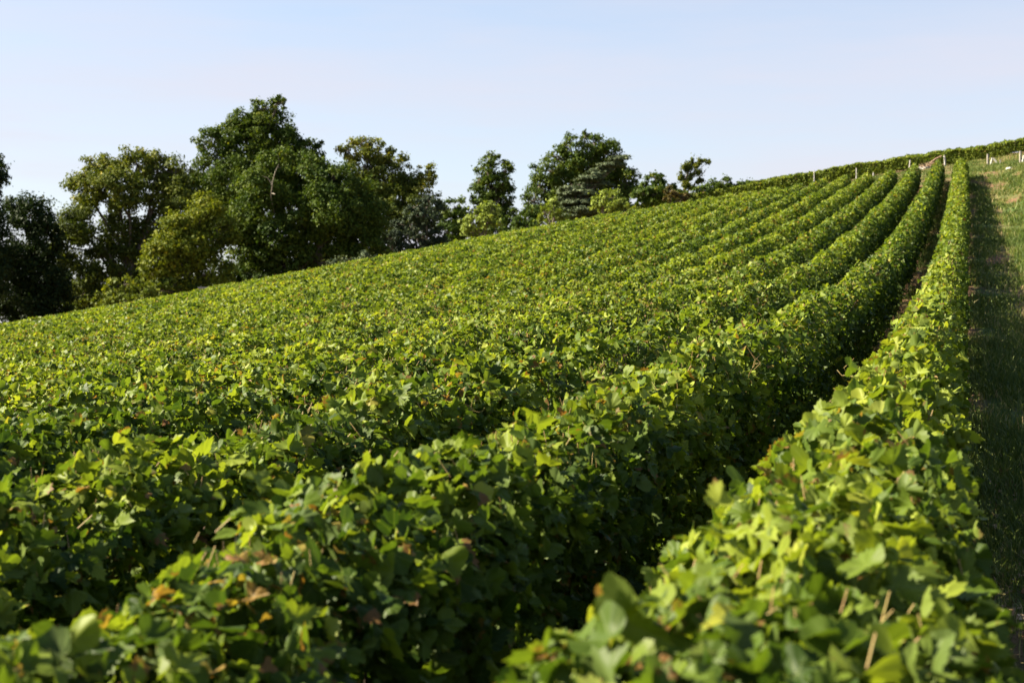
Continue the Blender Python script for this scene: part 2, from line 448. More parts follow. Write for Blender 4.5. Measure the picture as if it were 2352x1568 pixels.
def join(parts):
    V, F, K, o = [], [], [], 0
    for v, f, c in parts:
        V.append(v); F.append(f + o); K.append(c); o += len(v)
    return np.concatenate(V), np.concatenate(F), np.concatenate(K)

ROW_S, ROW_C, ROW_END = 1.3, -0.35, 95.0
def row_x(k): return ROW_C - ROW_S * k

def row_shape(k, y):
    """half width and height of row k at y: trimmed by machine, so only gently uneven"""
    hw = 0.325 + 0.035 * vnoise(y * 0.9, k * 3.1) + 0.03 * vnoise(y * 2.6, k * 5.7 + 1)
    hw = hw * (1.03 - .22 * smooth(2.5, 8, y) + .14 * smooth(26, 60, y))
    h = VINE_H + 0.01 + .06 * smooth(14, 5, y) + 0.075 * vnoise(y * 0.8, k * 2.3 + 2) + 0.045 * vnoise(y * 2.3, k * 4.1 + 3)
    return hw, h

def arch(y): return .15 + .17 * smooth(5, 14, y)

def hedge(y, k, r, hwf, skirt, lat=None):
    """random places on and just inside the clipped hedge surface: lateral offset, height, outward direction (lateral, up), topness"""
    n = len(y)
    hw, h = hwf
    t = r.uniform(0, 1, n)
    side_h = h - skirt
    per = 2 * hw + 2 * side_h
    a = t * per
    onl = a < side_h; ont = (a >= side_h) & (a < side_h + 2 * hw)
    dep = np.abs(r.normal(0, 0.055, n)) + (r.uniform(0, 1, n) < .25) * r.uniform(0, .22, n) - 0.03
    cell = np.floor(a / .22 + .5 * vnoise(y * 1.3, 3)).astype(int)
    dep = dep + .055 * vnoise(y * 4.3 + cell * 7.31, k * 2.9 + 11) + .03
    dep = np.minimum(dep, hw * .95)
    u = np.where(onl, -(hw - dep), np.where(ont, a - side_h - hw, hw - dep))
    zz = np.where(onl, skirt + a, np.where(ont, h - dep, skirt + (per - a)))
    # rounded shoulders
    ar = arch(y)
    zz = np.where(ont, zz - ar * np.clip(np.abs(u) / hw, 0, 1) ** 2.2, np.where(zz > h - ar, h - ar - (zz - h + ar), zz))
    ou = np.where(onl, -1.0, np.where(ont, np.clip(u / hw, -1, 1) * 1.0, 1.0))
    oz = np.where(ont, 1.0, .25 + .5 * (zz > h - .2))
    # the sides bulge a little at two thirds height and thin out near the ground
    bul = 1 + .04 * np.sin(np.clip((zz - skirt) / (h - skirt), 0, 1) * 3.0)
    u = np.where(ont, u, u * bul)
    return u, zz, ou, oz, ont

def grow_row(k, y0, y1):
    r = np.random.default_rng(100 + k)
    xr = row_x(k)
    parts_near, parts_far = [], []
    # slices of the row get leaves whose detail suits their distance
    edges = [y0]
    while edges[-1] < y1: edges.append(min(y1, edges[-1] + 1.0))
    near_y, mid_y, far_y, vfar_y = [], [], [], []
    for a, b in zip(edges[:-1], edges[1:]):
        d = math.hypot(xr, (a + b) / 2)
        if d < 12: near_y.append(r.uniform(a, b, int(1800 * (b - a))))
        elif d < 26: mid_y.append(r.uniform(a, b, int(1650 * (b - a))))
        elif d < 50: far_y.append(r.uniform(a, b, int(1050 * (b - a))))
        else: vfar_y.append(r.uniform(a, b, int(720 * (b - a))))
    tone = r.uniform(-.08, .08)
    for ys, lod, sz in ((near_y, 2, .069), (mid_y, 1, .066), (far_y, 0, .088), (vfar_y, 0, .11)):
        if not ys: continue
        y = np.concatenate(ys)
        u, zz, ou, oz, ont = hedge(y, k, r, row_shape(k, y), .16 + .12 * (vnoise(y * 1.7, k) > .3))
        kp = r.uniform(0, 1, len(y)) > .6 * smooth(.62, .30, zz) * (.6 + .5 * vnoise(y * 2.1, k + 55))
        y, u, zz, ou, oz, ont = y[kp], u[kp], zz[kp], ou[kp], oz[kp], ont[kp]
        n = len(y)
        x = xr + u
        z = ground(np.full(n, xr), y) + zz
        nr = norm(np.stack([ou, np.zeros(n), oz], 1) * .7 + r.normal(0, .62, (n, 3)) + [-.15, -.05, .08])
        tip = np.stack([ou * .35, r.normal(0, .7, n), -.55 + r.normal(0, .45, n)], 1)
        tip[ont] = np.stack([r.normal(0, .8, ont.sum()), r.normal(0, .8, ont.sum()), r.normal(-.1, .35, ont.sum())], 1)
        size = sz * np.exp(np.clip(r.normal(0, .33, n), -.8, .42))
        plant = vnoise(y / 1.05 + 7.7, k * 9.1) * .13 + vnoise(y * .23, k * 1.7) * .10
        rnd = np.clip(r.beta(2.2, 2.6, n) * .86 + plant + tone + np.where(ont, .09, -.16 * smooth(1.15, .75, zz)), 0, .86)   # lighter on top, darker down the sides: shade between rows put into leaf colour
        kind = r.uniform(0, 1, n)
        rnd = np.where(kind < .008 + .014 * ont, r.uniform(.84, .93, n), rnd)
        dry = kind > 1 - (.004 + (.10, .11, .13)[2 - lod] * ont * (.35 + 2.4 * np.clip(vnoise(y * .9, k + 40), 0, 1)))
        rnd = np.where(dry, r.uniform(.93, 1, n), rnd)
        size = np.where(dry, size * (.6, .5, .48)[lod], size)
        brown = np.where(r.uniform(0, 1, n) < .10, r.uniform(.05, .32, n), 0)
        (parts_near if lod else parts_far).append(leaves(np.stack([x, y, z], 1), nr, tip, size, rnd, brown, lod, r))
    # loose sprays that escaped the trimmer
    sp_y = r.uniform(y0, max(y0, min(y1, 30)), int(max(0, min(y1, 30) - y0) * 1.3))
    for y in sp_y:
        n = r.integers(3, 7)
        hw, h = row_shape(k, np.array([y]))
        u0 = r.uniform(-.12, .12); lean = r.normal(0, .25, 2)
        hh = np.linspace(-.02, r.uniform(.04, .14), n)
        pos = np.stack([xr + u0 + lean[0] * hh + r.normal(0, .035, n), y + lean[1] * hh + r.normal(0, .035, n), ground(xr, y) + h[0] + hh], 1)
        nr = norm(r.normal(0, .6, (n, 3)) + [-.2, -.1, .5])
        parts_near.append(leaves(pos, nr, r.normal(0, 1, (n, 3)), r.uniform(.045, .08, n), r.uniform(.35, .84, n), np.where(r.uniform(0, 1, n) < .2, .3, 0), 2 if y < 9 else 1, r))
    return parts_near, parts_far

def cut_shoots(k, y0, y1):
    """stubs of trimmed shoots, leaf stalks and tendrils standing in the top of the row"""
    r = np.random.default_rng(900 + k)
    xr = row_x(k)
    V, F, o = [], [], 0
    ym = min(y1, 34)
    if ym <= y0: return None
    n = int((ym - y0) * 150)
    y = r.uniform(y0, ym, n)
    keep = r.uniform(0, 1, n) < .06 + 1.5 * np.clip(vnoise(y * 1.7, k + 70), 0, 1) ** 1.5
    keep &= r.uniform(0, 1, n) < .5 + .5 * smooth(3, 12, y)
    y = y[keep]; n = len(y)
    hw, h = row_shape(k, y)
    u = r.uniform(-1, 1, n) * hw * .95
    L = r.uniform(.02, .075, n); rad = r.uniform(.0009, .0020, n)
    top = ground(np.full(n, xr), y) + h + r.normal(-.005, .03, n) - arch(y) * (np.abs(u) / hw) ** 2.2
    d = norm(np.stack([r.normal(0, .55, n), r.normal(0, .55, n), np.ones(n)], 1))
    p1 = np.stack([xr + u, y, top], 1); p0 = p1 - d * L[:, None]
    a = norm(np.cross(d, [0.3, 1, .1])); b = np.cross(d, a)
    ring = [(np.cos(t), np.sin(t)) for t in (0, 2.094, 4.189)]
    A = np.stack([p0 + rad[:, None] * (c * a + s * b) for c, s in ring] + [p1 + rad[:, None] * (c * a + s * b) for c, s in ring], 1)
    tri = np.array([[0, 1, 4], [0, 4, 3], [1, 2, 5], [1, 5, 4], [2, 0, 3], [2, 3, 5], [3, 4, 5]])
    F = (np.arange(n)[:, None, None] * 6 + tri[None]).reshape(-1, 3)
    V = A.reshape(-1, 3)
    t = Tubes()                                         # a few longer canes with leaf stalks arching out of the hedge
    for yc in r.uniform(y0, max(y0, min(y1, 13)), int(max(0, min(y1, 13) - y0) * .9)):
        hw1, h1 = row_shape(k, np.array([yc])); sd = r.choice([-1, 1]); L1 = r.uniform(.08, .18)
        p = np.array([xr + sd * hw1[0] * r.uniform(.5, .8), yc, float(ground(xr, yc)) + h1[0] - r.uniform(.10, .5)])
        dr = norm(np.array([sd * r.uniform(.25, .8), r.normal(0, .6), r.uniform(.1, 1.0)])); pts = [p]
        for q in range(5):
            dr = norm(dr + r.normal(0, .16, 3) + [0, 0, -.10]); pts.append(pts[-1] + dr * L1 / 5)
            if q: t.add(np.array([pts[-1], pts[-1] + r.normal(0, .03, 3) + [0, 0, .02], pts[-1] + r.normal(0, .05, 3) + [0, 0, .045]]), [.0016, .0013, .001], 3)
        t.add(np.array(pts), np.linspace(.0034, .0018, 6), 5)
    if t.V:
        tv = np.concatenate(t.V); tf = np.concatenate([np.concatenate([f[:, [0, 1, 2]], f[:, [0, 2, 3]]]) for f in t.F])
        F = np.concatenate([F, tf + len(V)]); V = np.concatenate([V, tv])
    return make_mesh("cut_shoots", V, F, M_SHOOT)

def vine_trunk_mesh(seed):
    r = np.random.default_rng(seed)
    t = Tubes()
    n = 7
    zz = np.linspace(-.06, .62, n)
    pts = np.stack([np.cumsum(r.normal(0, .018, n)), np.cumsum(r.normal(0, .02, n)), zz], 1); pts -= [pts[0, 0], pts[0, 1], 0]
    t.add(pts, np.array([.04, .032, .027, .026, .027, .031, .024]) * r.uniform(.85, 1.15), 7)
    for s in (-1, 1):
        q = np.array([pts[-1], pts[-1] + [0, s * .16, .09], pts[-1] + [0, s * .42, .10]])
        t.add(q, [.018, .012, .007], 5)
        for j in range(3):
            b0 = pts[-1] + [0, s * (.1 + .13 * j), .08]
            t.add(np.array([b0, b0 + [r.normal(0, .05), r.normal(0, .04), .28], b0 + [r.normal(0, .09), r.normal(0, .06), .5]]), [.006, .005, .004], 5)
    return t.mesh("trunk", M_TRUNK)

TRUNKS = [vine_trunk_mesh(s) for s in range(6)]

def sphere_pts(nu=6, nv=4):
    V = [(0, 0, 1)]
    for i in range(1, nv):
        th = math.pi * i / nv
        for j in range(nu): V.append((math.sin(th) * math.cos(2 * math.pi * j / nu), math.sin(th) * math.sin(2 * math.pi * j / nu), math.cos(th)))
    V.append((0, 0, -1))
    F = []
    for j in range(nu):
        F.append((0, 1 + j, 1 + (j + 1) % nu))
        for i in range(nv - 2):
            a = 1 + i * nu; F += [(a + j, a + nu + j, a + nu + (j + 1) % nu), (a + j, a + nu + (j + 1) % nu, a + (j + 1) % nu)]
        a = 1 + (nv - 2) * nu; F.append((a + j, len(V) - 1, a + (j + 1) % nu))
    return np.array(V), np.array(F)

def grape_bunch_mesh(seed):
    r = np.random.default_rng(seed)
    SV, SF = sphere_pts(7, 5)
    V, F = [], []
    stem = Tubes(); stem.add(np.array([[0, 0, .07], [.004, 0, .0], [0, .003, -.06], [0, 0, -.13]]), [.003, .006, .008, .004], 5)
    for i in range(44):
        t = (i / 44) ** .8
        rad = .036 * (1 - t * .8); a = r.uniform(0, 6.28)
        c = np.array([math.cos(a) * rad, math.sin(a) * rad, -t * .13])
        F.append(SF + len(V) * len(SV)); V.append(SV * .0085 + c)
    nv = sum(len(v) for v in V)
    return make_mesh("grape_bunch", np.concatenate(V + stem.V), [np.concatenate(F), np.concatenate(stem.F) + nv], M_GRAPE, smooth=True)
GRAPES = [grape_bunch_mesh(s) for s in range(3)]

ORD = ["", "first", "second", "third", "fourth", "fifth", "sixth", "seventh", "eighth", "ninth", "tenth", "eleventh", "twelfth"]
ROW_GROUP = "trimmed vine rows of the main vineyard"
N_ROWS = 52
for k in range(N_ROWS):
    xr = row_x(k)
    y0 = max(1.25 if k == 0 else 0.6, abs(xr) / 0.74 - 2.5)
    y1 = ROW_END + (vnoise(k * 1.3, 5) * .5)
    if y1 - y0 < 3: continue
    root = empty("vine_row", (0, 0, 0))
    if k == 0: lab = "vine row alongside the grass track, running straight up the hill"
    elif k <= 12: lab = "clipped green vine row, %s row in from the one beside the grass track" % ORD[k]
    else: lab = "distant vine row melting into the even green slope below the trees"
    tag(root, lab, "vine row", ROW_GROUP)
    near, far = grow_row(k, y0, y1)
    base = np.array([xr, (y0 + y1) / 2, float(ground(xr, (y0 + y1) / 2))])
    root.location = base
    if near:
        V, F, K = join(near)
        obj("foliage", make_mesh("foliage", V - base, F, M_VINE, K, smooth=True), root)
    if far:
        V, F, K = join(far)
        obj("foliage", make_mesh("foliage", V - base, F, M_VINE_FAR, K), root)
    me = cut_shoots(k, y0, y1) if k < 22 else None
    if me:
        o = obj("cut_shoots", me, root, -base); tag(o, kind="stuff")
    if k < 6:
        r = np.random.default_rng(400 + k)
        y = y0 + .3
        i = 0
        while y < min(y1, y0 + 34):
            o = obj("trunk", TRUNKS[(i * 5 + k) % 6], root, np.array([xr + r.normal(0, .03), y, float(ground(xr, y))]) - base)
            o.rotation_euler = (0, 0, (0, math.pi)[r.integers(2)] + r.normal(0, .2))
            if k in (1, 2) and y < 9:
                g_ = obj("grape_bunch", GRAPES[i % 3], root, np.array([xr + .24 + r.uniform(0, .06), y + r.uniform(.1, .5), float(ground(xr, y)) + r.uniform(.5, .7)]) - base)
            y += 1.05 * r.uniform(.94, 1.06); i += 1

# ---------------------------------------------------------------- turf, weeds and fallen leaves
GRASS_STOPS = [(0.0, (0.026, 0.054, 0.010)), (0.5, (0.076, 0.105, 0.020)), (0.8, (0.14, 0.17, 0.04)), (0.92, (0.30, 0.25, 0.11)), (1.0, (0.36, 0.27, 0.14))]
M_GRASS = leaf_material("grass_blade", GRASS_STOPS, trans=0.3, tint=(1.1, 1.15, .5))
LITTER_STOPS = [(0.0, (0.10, 0.05, 0.025)), (0.5, (0.22, 0.12, 0.06)), (1.0, (0.42, 0.30, 0.18))]
M_LITTER = leaf_material("dry_leaf", LITTER_STOPS, trans=0.1, tint=(1, .9, .6), spec=.15)

def blades(x, y, hgt, wid, r, rnd):
    n = len(x)
    z = ground(x, y)
    th = r.uniform(0, 6.28, n)
    dx, dy = np.cos(th) * wid, np.sin(th) * wid
    bend = r.normal(0, .45, (n, 2)) * hgt[:, None]
    b0 = np.stack([x - dx, y - dy, z - .01], 1); b1 = np.stack([x + dx, y + dy, z - .01], 1)
    m0 = np.stack([x - dx * .7 + bend[:, 0] * .3, y - dy * .7 + bend[:, 1] * .3, z + hgt * .6], 1)
    m1 = np.stack([x + dx * .7 + bend[:, 0] * .3, y + dy * .7 + bend[:, 1] * .3, z + hgt * .6], 1)
    tp = np.stack([x + bend[:, 0], y + bend[:, 1], z + hgt], 1)
    V = np.stack([b0, b1, m0, m1, tp], 1).reshape(-1, 3)
    F = (np.arange(n)[:, None, None] * 5 + np.array([[0, 1, 3], [0, 3, 2], [2, 3, 4]])[None]).reshape(-1, 3)
    col = np.zeros((n, 5, 4), np.float32); col[..., 0] = rnd[:, None]; col[..., 1:3] = .5
    return V, F, col.reshape(-1, 4)

def patch(x, y):
    """bare and lush patches of the turf, about -1..1"""
    return (np.sin(x * 1.9 + 2.1 * np.sin(y * .31)) * np.sin(y * .37 + 1.3 * np.sin(x * 1.1)) + np.sin(y * 1.3 + x * 2.7) * .45)

def turf(x0, x1, y0, y1, per, h, wd, r, thr=-.5):
    n = int((x1 - x0) * (y1 - y0) * per)
    x = r.uniform(x0, x1, n); y = r.uniform(y0, y1, n)
    p = patch(x, y)
    keep = (p + r.normal(0, .3, n) > thr) & (r.uniform(0, 1, n) > .93 * rut(x, y))
    x, y, p = x[keep], y[keep], p[keep]; n = len(x)
    return blades(x, y, h * np.exp(r.normal(0, .35, n)), np.full(n, wd), r, np.clip(.50 - .16 * p + .3 * rut(x, y) + .12 * vnoise(y * .5 + x, 9) + r.normal(0, .22, n), 0, 1))

r = np.random.default_rng(5)
gp = [turf(.02, 2.8, 1.5, 12, 2400, .09, .0035, r), turf(.02, 4, 12, 30, 1300, .10, .006, r), turf(.05, 5, 30, 60, 420, .11, .012, r),
      turf(.05, 9, 60, 140, 200, .12, .02, r, -.6), turf(-24, .3, 97, 134, 60, .10, .022, r, .1),
      turf(-1.35, -.7, 10, 95, 260, .13, .009, r, -.15), turf(-2.65, -2.0, 3, 70, 200, .12, .007, r, 0), turf(-3.95, -3.3, 3, 50, 160, .12, .007, r, .1)]
V, F, K = join(gp)
tag(obj("grass", make_mesh("grass", V, F, M_GRASS, K)), kind="stuff", label="short grass with straw patches on the track beside the vines", cat="grass")

lp = []
for x0, x1, y0, y1, n in ((-1.4, -.6, 1, 30, 1900), (-2.7, -1.9, 1, 16, 1100), (.15, .8, 1.5, 14, 700), (-1.2, -.6, 30, 95, 900)):
    x = r.uniform(x0, x1, n); y = r.uniform(y0, y1, n)
    pos = np.stack([x, y, ground(x, y) + .015], 1)
    lp.append(leaves(pos, norm(r.normal(0, .45, (n, 3)) + [0, 0, 1]), r.normal(0, 1, (n, 3)), r.uniform(.04, .09, n), r.uniform(0, 1, n), np.zeros(n), 1, r))
V, F, K = join(lp)
tag(obj("leaf_litter", make_mesh("leaf_litter", V, F, M_LITTER, K)), kind="stuff", label="dry brown vine leaves fallen on the soil between the rows", cat="leaf litter")

# ---------------------------------------------------------------- the second vineyard along the skyline
r = np.random.default_rng(77)
def tall_row(i, y_at, x0, x1):
    rr = np.random.default_rng(7700 + i)
    n = int((x1 - x0) * 700)
    x = rr.uniform(x0, x1, n)
    h = 1.14 + .09 * vnoise(x * .9, i) + .09 * vnoise(x * 2.7, i + 3)
    sk = .16 + .12 * vnoise(x * 1.1, i + 9) + .14 * smooth(2, 4, x)
    t = rr.uniform(0, 1, n)
    top = t > .8
    zz = np.where(top, h - np.abs(rr.normal(0, .06, n)), sk + (h - sk) * t / .8)
    side = np.where(rr.uniform(0, 1, n) < .7, -1.0, 1.0)
    dep = np.abs(rr.normal(0, .07, n))
    y = y_at + np.where(top, rr.uniform(-.28, .28, n), side * (.30 - dep + .06 * vnoise(x * 1.9 + zz * 2, i)))
    z = ground(x, np.full(n, y_at)) + zz
    nr = norm(np.stack([np.zeros(n), np.where(top, 0, side), np.where(top, 1.0, .3)], 1) + rr.normal(0, .5, (n, 3)) + [-.2, 0, 0])
    tip = np.stack([rr.normal(0, .6, n), rr.normal(0, .3, n), -.6 + rr.normal(0, .4, n)], 1)
    rnd = np.clip(.22 + rr.beta(2.2, 3, n) * .8 + .08 * vnoise(x * .8, i + 20), 0, .86)
    rnd = np.where(rr.uniform(0, 1, n) < .03, rr.uniform(.86, 1, n), rnd)
    V, F, K = leaves(np.stack([x, y, z], 1), nr, tip, .15 * np.exp(rr.normal(0, .25, n)), rnd, np.zeros(n), 0, rr)
    base = np.array([(x0 + x1) / 2, y_at, float(ground((x0 + x1) / 2, y_at))])
    root = empty("tall_vine_row", base)
    obj("foliage", make_mesh("foliage", V - base, F, M_VINE_FAR, K), root)
    if i == 0:
        for j in range(40):
            xx = x1 - .5 - j * 1.1
            if xx < x0: break
            obj("trunk", TRUNKS[j % 6], root, np.array([xx, y_at, float(ground(xx, y_at))]) - base)
    return root
TALL_Y = 135.0
labs = ["tall untrimmed vine row on the skyline, the front one facing the white posts", "tall vine row on the skyline, just behind the front one", "rearmost tall vine row on the skyline"]
for i in range(3):
    tag(tall_row(i, TALL_Y + 1.9 * i, -30, 13), labs[i], "vine row", "tall vine rows along the skyline")

def hit(px, py):
    """where the line of sight through a print pixel meets the ground"""
    for D in np.arange(60, 131, .25):
        p = at(px, py, D)
        if ground(p[0], p[1]) >= p[2] or p[1] > 133.2: break
    p[2] = float(ground(p[0], p[1]))
    return p, D

def post(px, top, bottom, label, name="white_post", lean=0.0, D=None, thick=.05, mat=None, cat="post", sides=4, group="posts in front of the skyline vines"):
    p0, D = hit(px, bottom); p0[2] -= .15
    h = EYE + (784 - top) / FOC * D - p0[2]
    t = Tubes()
    t.add(np.array([[0, 0, 0], [lean * h * .55, 0, h * .55], [lean * h, 0, h]]), [thick, thick, thick * .92], sides)
    o = obj(name, t.mesh(name, mat or M_POST, smooth=False), None, p0)
    tag(o, label, cat, group)
    return o
post(2171, 357, 377, "thickest white concrete post, just left of the row beside the grass track", lean=-.06, thick=.075, D=108)
post(2087, 368, 383, "white post leaning right above the third vine row end from the grass track", lean=.12)
post(1967, 386, 404, "slim white post standing in the gap between two row ends, middle of the headland posts", thick=.042)
post(1870, 392, 409, "leftmost white post, below the skyline vines nearest the trees", thick=.042)
post(2006, 396, 404, "short white stub between the slim post and the leaning post", thick=.05)
post(2269, 354, 381, "weathered grey post left of the first white brace on the right", name="grey_post", mat=M_GREYPOST, thick=.08)
post(2344, 347, 377, "weathered grey post at the right edge beside the last white brace", name="grey_post", mat=M_GREYPOST, thick=.08)
post(2298, 366, 378, "short grey stake behind the first white brace", name="grey_post", mat=M_GREYPOST, thick=.042)
def brace(px, top, bottom, spread, label):
    p0, D = hit(px, bottom); p0[2] -= .1
    h = EYE + (784 - top) / FOC * D - p0[2]
    root = empty("post_brace", p0)
    t = Tubes(); t.add(np.array([[-.12, 0, 0], [-.06, 0, h * .5], [0, 0, h]]), .055, 4); obj("upright", t.mesh("upright", M_POST, False), root)
    t = Tubes(); t.add(np.array([[.06, -.02, h * .97], [.06 + spread * .5, -.05, h * .5], [.06 + spread, -.08, 0]]), .055, 4); obj("strut", t.mesh("strut", M_POST, False), root)
    tag(root, label, "post brace", "white braces of the skyline vines")
brace(2279, 363, 379, .42, "white upright with a slanting strut between the two weathered grey posts")
brace(2352, 357, 376, .45, "white upright with a slanting strut cut by the right edge of the photo")

def lump(name, c, size, mat, label, cat, seed):
    rr = np.random.default_rng(seed)
    V, F = sphere_pts(9, 6)
    V = V * (1 + rr.normal(0, .12, (len(V), 1))) * size
    return tag(obj(name, make_mesh(name, V, F, mat, smooth=False), None, c), label, cat)
M_STONE = rough_material("pale_stone", (0.45, 0.42, 0.37), (0.7, 0.67, 0.6), 6, .4)
c = hit(2124, 380)[0] + [0, 0, .08]
lump("stone", c, np.array([.55, .3, .16]), M_STONE, "long flat white stone at the foot of the brush pile", "stone", 4)
c = hit(2318, 391)[0] + [0, 0, .05]
lump("stone", c, np.array([.22, .18, .13]), M_STONE, "pale stone on the bare bank at the right", "stone", 5)
c = hit(2141, 376)[0]
t = Tubes()
rr = np.random.default_rng(31)
for i in range(150):
    a = rr.uniform(0, 6.28); q = np.array([rr.normal(0, .55), rr.normal(0, .4), rr.uniform(0, .45)])
    d = norm(np.array([math.cos(a), math.sin(a), rr.normal(.15, .35)])) * rr.uniform(.4, .9)
    q[2] *= max(.15, 1 - abs(q[0]) / 1.3)
    t.add(np.array([q - d * .5, q + rr.normal(0, .05, 3), q + d * .5]), [.02, .022, .008], 4)
t.add(np.array([[-.3, 0, .3], [.3, 0, .75], [.75, 0, .95]]), [.07, .06, .05], 6)
tag(obj("brush_pile", t.mesh("brush_pile", rough_material("dry_brush", (.13, .08, .05), (.30, .20, .13), 9)), None, c), "brown heap of pulled vine wood at the far end of the rows", "brush pile")

# ---------------------------------------------------------------- trees beyond the field
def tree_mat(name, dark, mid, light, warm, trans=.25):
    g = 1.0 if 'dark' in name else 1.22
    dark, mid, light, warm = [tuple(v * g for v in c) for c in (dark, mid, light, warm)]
    return leaf_material(name, [(0.0, dark), (0.4, mid), (0.72, light), (1.0, warm)], trans=trans, tint=(1.25, 1.25, .45), rough=.6, spec=.1)
T_OLIVE = tree_mat("foliage_olive", (.024, .038, .007), (.066, .084, .011), (.135, .140, .017), (.24, .18, .02))
T_GREEN = tree_mat("foliage_green", (.016, .034, .006), (.042, .068, .008), (.088, .112, .011), (.19, .165, .018))
T_DARK = tree_mat("foliage_dark", (.007, .015, .004), (.013, .026, .006), (.024, .040, .009), (.05, .055, .012))  # near-black leaf colour carries the shade on the trees by the left edge
T_YELLOW = tree_mat("foliage_yellowing", (.030, .048, .006), (.078, .100, .009), (.150, .160, .012), (.27, .215, .018))
T_LIGHT = tree_mat("foliage_light", (.085, .115, .020), (.155, .195, .034), (.23, .265, .046), (.28, .285, .055))
T_CEDAR = tree_mat("needles_blue_green", (.036, .050, .026), (.066, .086, .046), (.110, .130, .070), (.15, .16, .085), trans=.1)
T_CONIFER = tree_mat("needles_dark_blue_green", (.022, .034, .020), (.040, .058, .034), (.070, .092, .052), (.11, .12, .06), trans=.1)
T_RUST = tree_mat("foliage_rust", (.04, .035, .014), (.075, .055, .02), (.10, .08, .025), (.12, .07, .022))

def tree(name, label, cat, D, lobes, mat, size=.19, dens=1.0, foot=None, trunk_r=.35, group=None, gap=.0, seed=1, flat=False, warm=0.0, dead=None):
    """lobes: (px, py, rx, ry[, tone]) of each foliage mass in 2352-wide print pixels, seen from the photographer's place at distance D;
    every mass is built as a full ellipsoid of leaf sprays carried by its own limb"""
    r = np.random.default_rng(seed)
    mpp = D / FOC
    cs, sn = math.cos(YAW), math.sin(YAW)
    right = np.array([cs, sn, 0]); fwd = np.array([-sn, cs, 0])
    cx = foot if foot is not None else float(np.mean([l[0] for l in lobes]))
    b = at(cx, 784, D); base = np.array([b[0], b[1], float(ground(b[0], b[1])) - .1])
    cen = []
    for l in lobes:
        p = at(l[0], l[1], D)
        rx, rz = l[2] * mpp, l[3] * mpp
        wid = max(rx, rz)
        off = r.uniform(-.6, .6) * wid + (np.clip((l[1] - lobes[0][1]) / 300, 0, 1) * -1.2)
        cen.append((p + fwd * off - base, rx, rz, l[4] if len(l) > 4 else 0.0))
    pos, nrm, rnd = [], [], []
    tubes = Tubes()
    topz = max(c[0][2] for c in cen); lowz = min(c[0][2] - c[2] for c in cen)
    th = max(1.0, min(lowz + .35 * (topz - lowz), topz * .7))
    n = 8
    tz = np.linspace(-.3, th, n)
    tp = np.stack([np.cumsum(r.normal(0, .10, n)), np.cumsum(r.normal(0, .10, n)), tz], 1); tp[0, :2] = 0
    tubes.add(tp, trunk_r * np.linspace(1.25, .6, n), 9)
    for c, rx, rz, tone in cen:
        ry = rx * (.9 if not flat else .8)
        # limb
        j = int(np.clip(np.searchsorted(tz, c[2] * .55), 2, n - 1))
        s0 = tp[j]
        mid = s0 * .5 + c * .5 + r.normal(0, .25, 3) + [0, 0, .12 * np.linalg.norm(c - s0)]
        if flat: mid = s0 * .5 + c * .5
        tubes.add(np.array([s0, s0 * .6 + mid * .4 + r.normal(0, .1, 3), mid, c * .75 + mid * .25, c]), np.array([.45, .36, .26, .18, .10]) * trunk_r, 6)
        area = 4 * math.pi * ((rx * ry) ** 1.6 / 3 + (rx * rz) ** 1.6 / 3 + (ry * rz) ** 1.6 / 3) ** (1 / 1.6)
        nc = max(6, int(area * 1.25 * dens))
        d = norm(r.normal(0, 1, (nc, 3)))
        rad = r.uniform(.25, 1.0, nc) ** .45 * (1 + r.normal(0, .10, nc))
        keep = r.uniform(0, 1, nc) > gap
        d, rad = d[keep], rad[keep]; nc = len(d)
        cl = c + d * rad[:, None] * [rx, ry, rz]
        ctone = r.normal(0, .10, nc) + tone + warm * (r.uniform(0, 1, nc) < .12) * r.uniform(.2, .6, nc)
        for q in range(min(nc, 14)):
            e = cl[q]
            m2 = c * .5 + e * .5 + r.normal(0, .15, 3)
            tubes.add(np.array([c, m2, e]), np.array([.09, .06, .025]) * trunk_r, 4)
        crad = r.uniform(.45, .95, nc) * np.clip(min(rx, rz) / 1.6, .35, 1.1)
        nl = (r.uniform(34, 62, nc) * np.clip(crad / .7, .5, 1.6) * (.26 / size) ** 1.75).astype(int)
        tot = nl.sum()
        idx = np.repeat(np.arange(nc), nl)
        v = norm(r.normal(0, 1, (tot, 3))) * (r.uniform(0, 1, (tot, 1)) ** .5)
        sq = np.array([1, 1, .72]) if not flat else np.array([1.5, 1.5, .16])
        pp = cl[idx] + v * crad[idx][:, None] * sq
        if flat: pp[:, 2] -= .10 * np.hypot(v[:, 0], v[:, 1]) ** 2 * crad[idx]
        pp = pp + (r.uniform(0, 1, (tot, 1)) < .12) * np.clip(r.normal(0, .2, (tot, 3)), -.36, .36) * (1 if not flat else [1, 1, .25])
        pos.append(pp)
        nn = norm(v * .7 + d[idx] * .5 + r.normal(0, .55, (tot, 3)) + [0, 0, .35 if not flat else 1.0])
        nrm.append(nn)
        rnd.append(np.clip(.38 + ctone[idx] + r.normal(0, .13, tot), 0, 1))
    pos = np.concatenate(pos); nrm = np.concatenate(nrm); rnd = np.concatenate(rnd)
    m = len(pos)
    V, F, K = leaves(pos, nrm, r.normal(0, 1, (m, 3)) + [0, 0, -.4], size * np.exp(r.normal(0, .25, m)), rnd, np.zeros(m), 0, r)
    root = empty(name, base)
    obj("trunk", tubes.mesh("trunk", M_BARK), root)
    obj("crown", make_mesh("crown", V, F, mat, K), root)
    if dead is not None:
        t = Tubes()
        for path, rr in dead:
            pts = np.array([at(x, y, D - dd) - base for x, y, dd in path])
            t.add(pts, np.linspace(rr, rr * .35, len(pts)), 6)
        obj("dead_branch", t.mesh("dead_branch", M_DEAD), root)
    tag(root, label, cat, group)
    return root

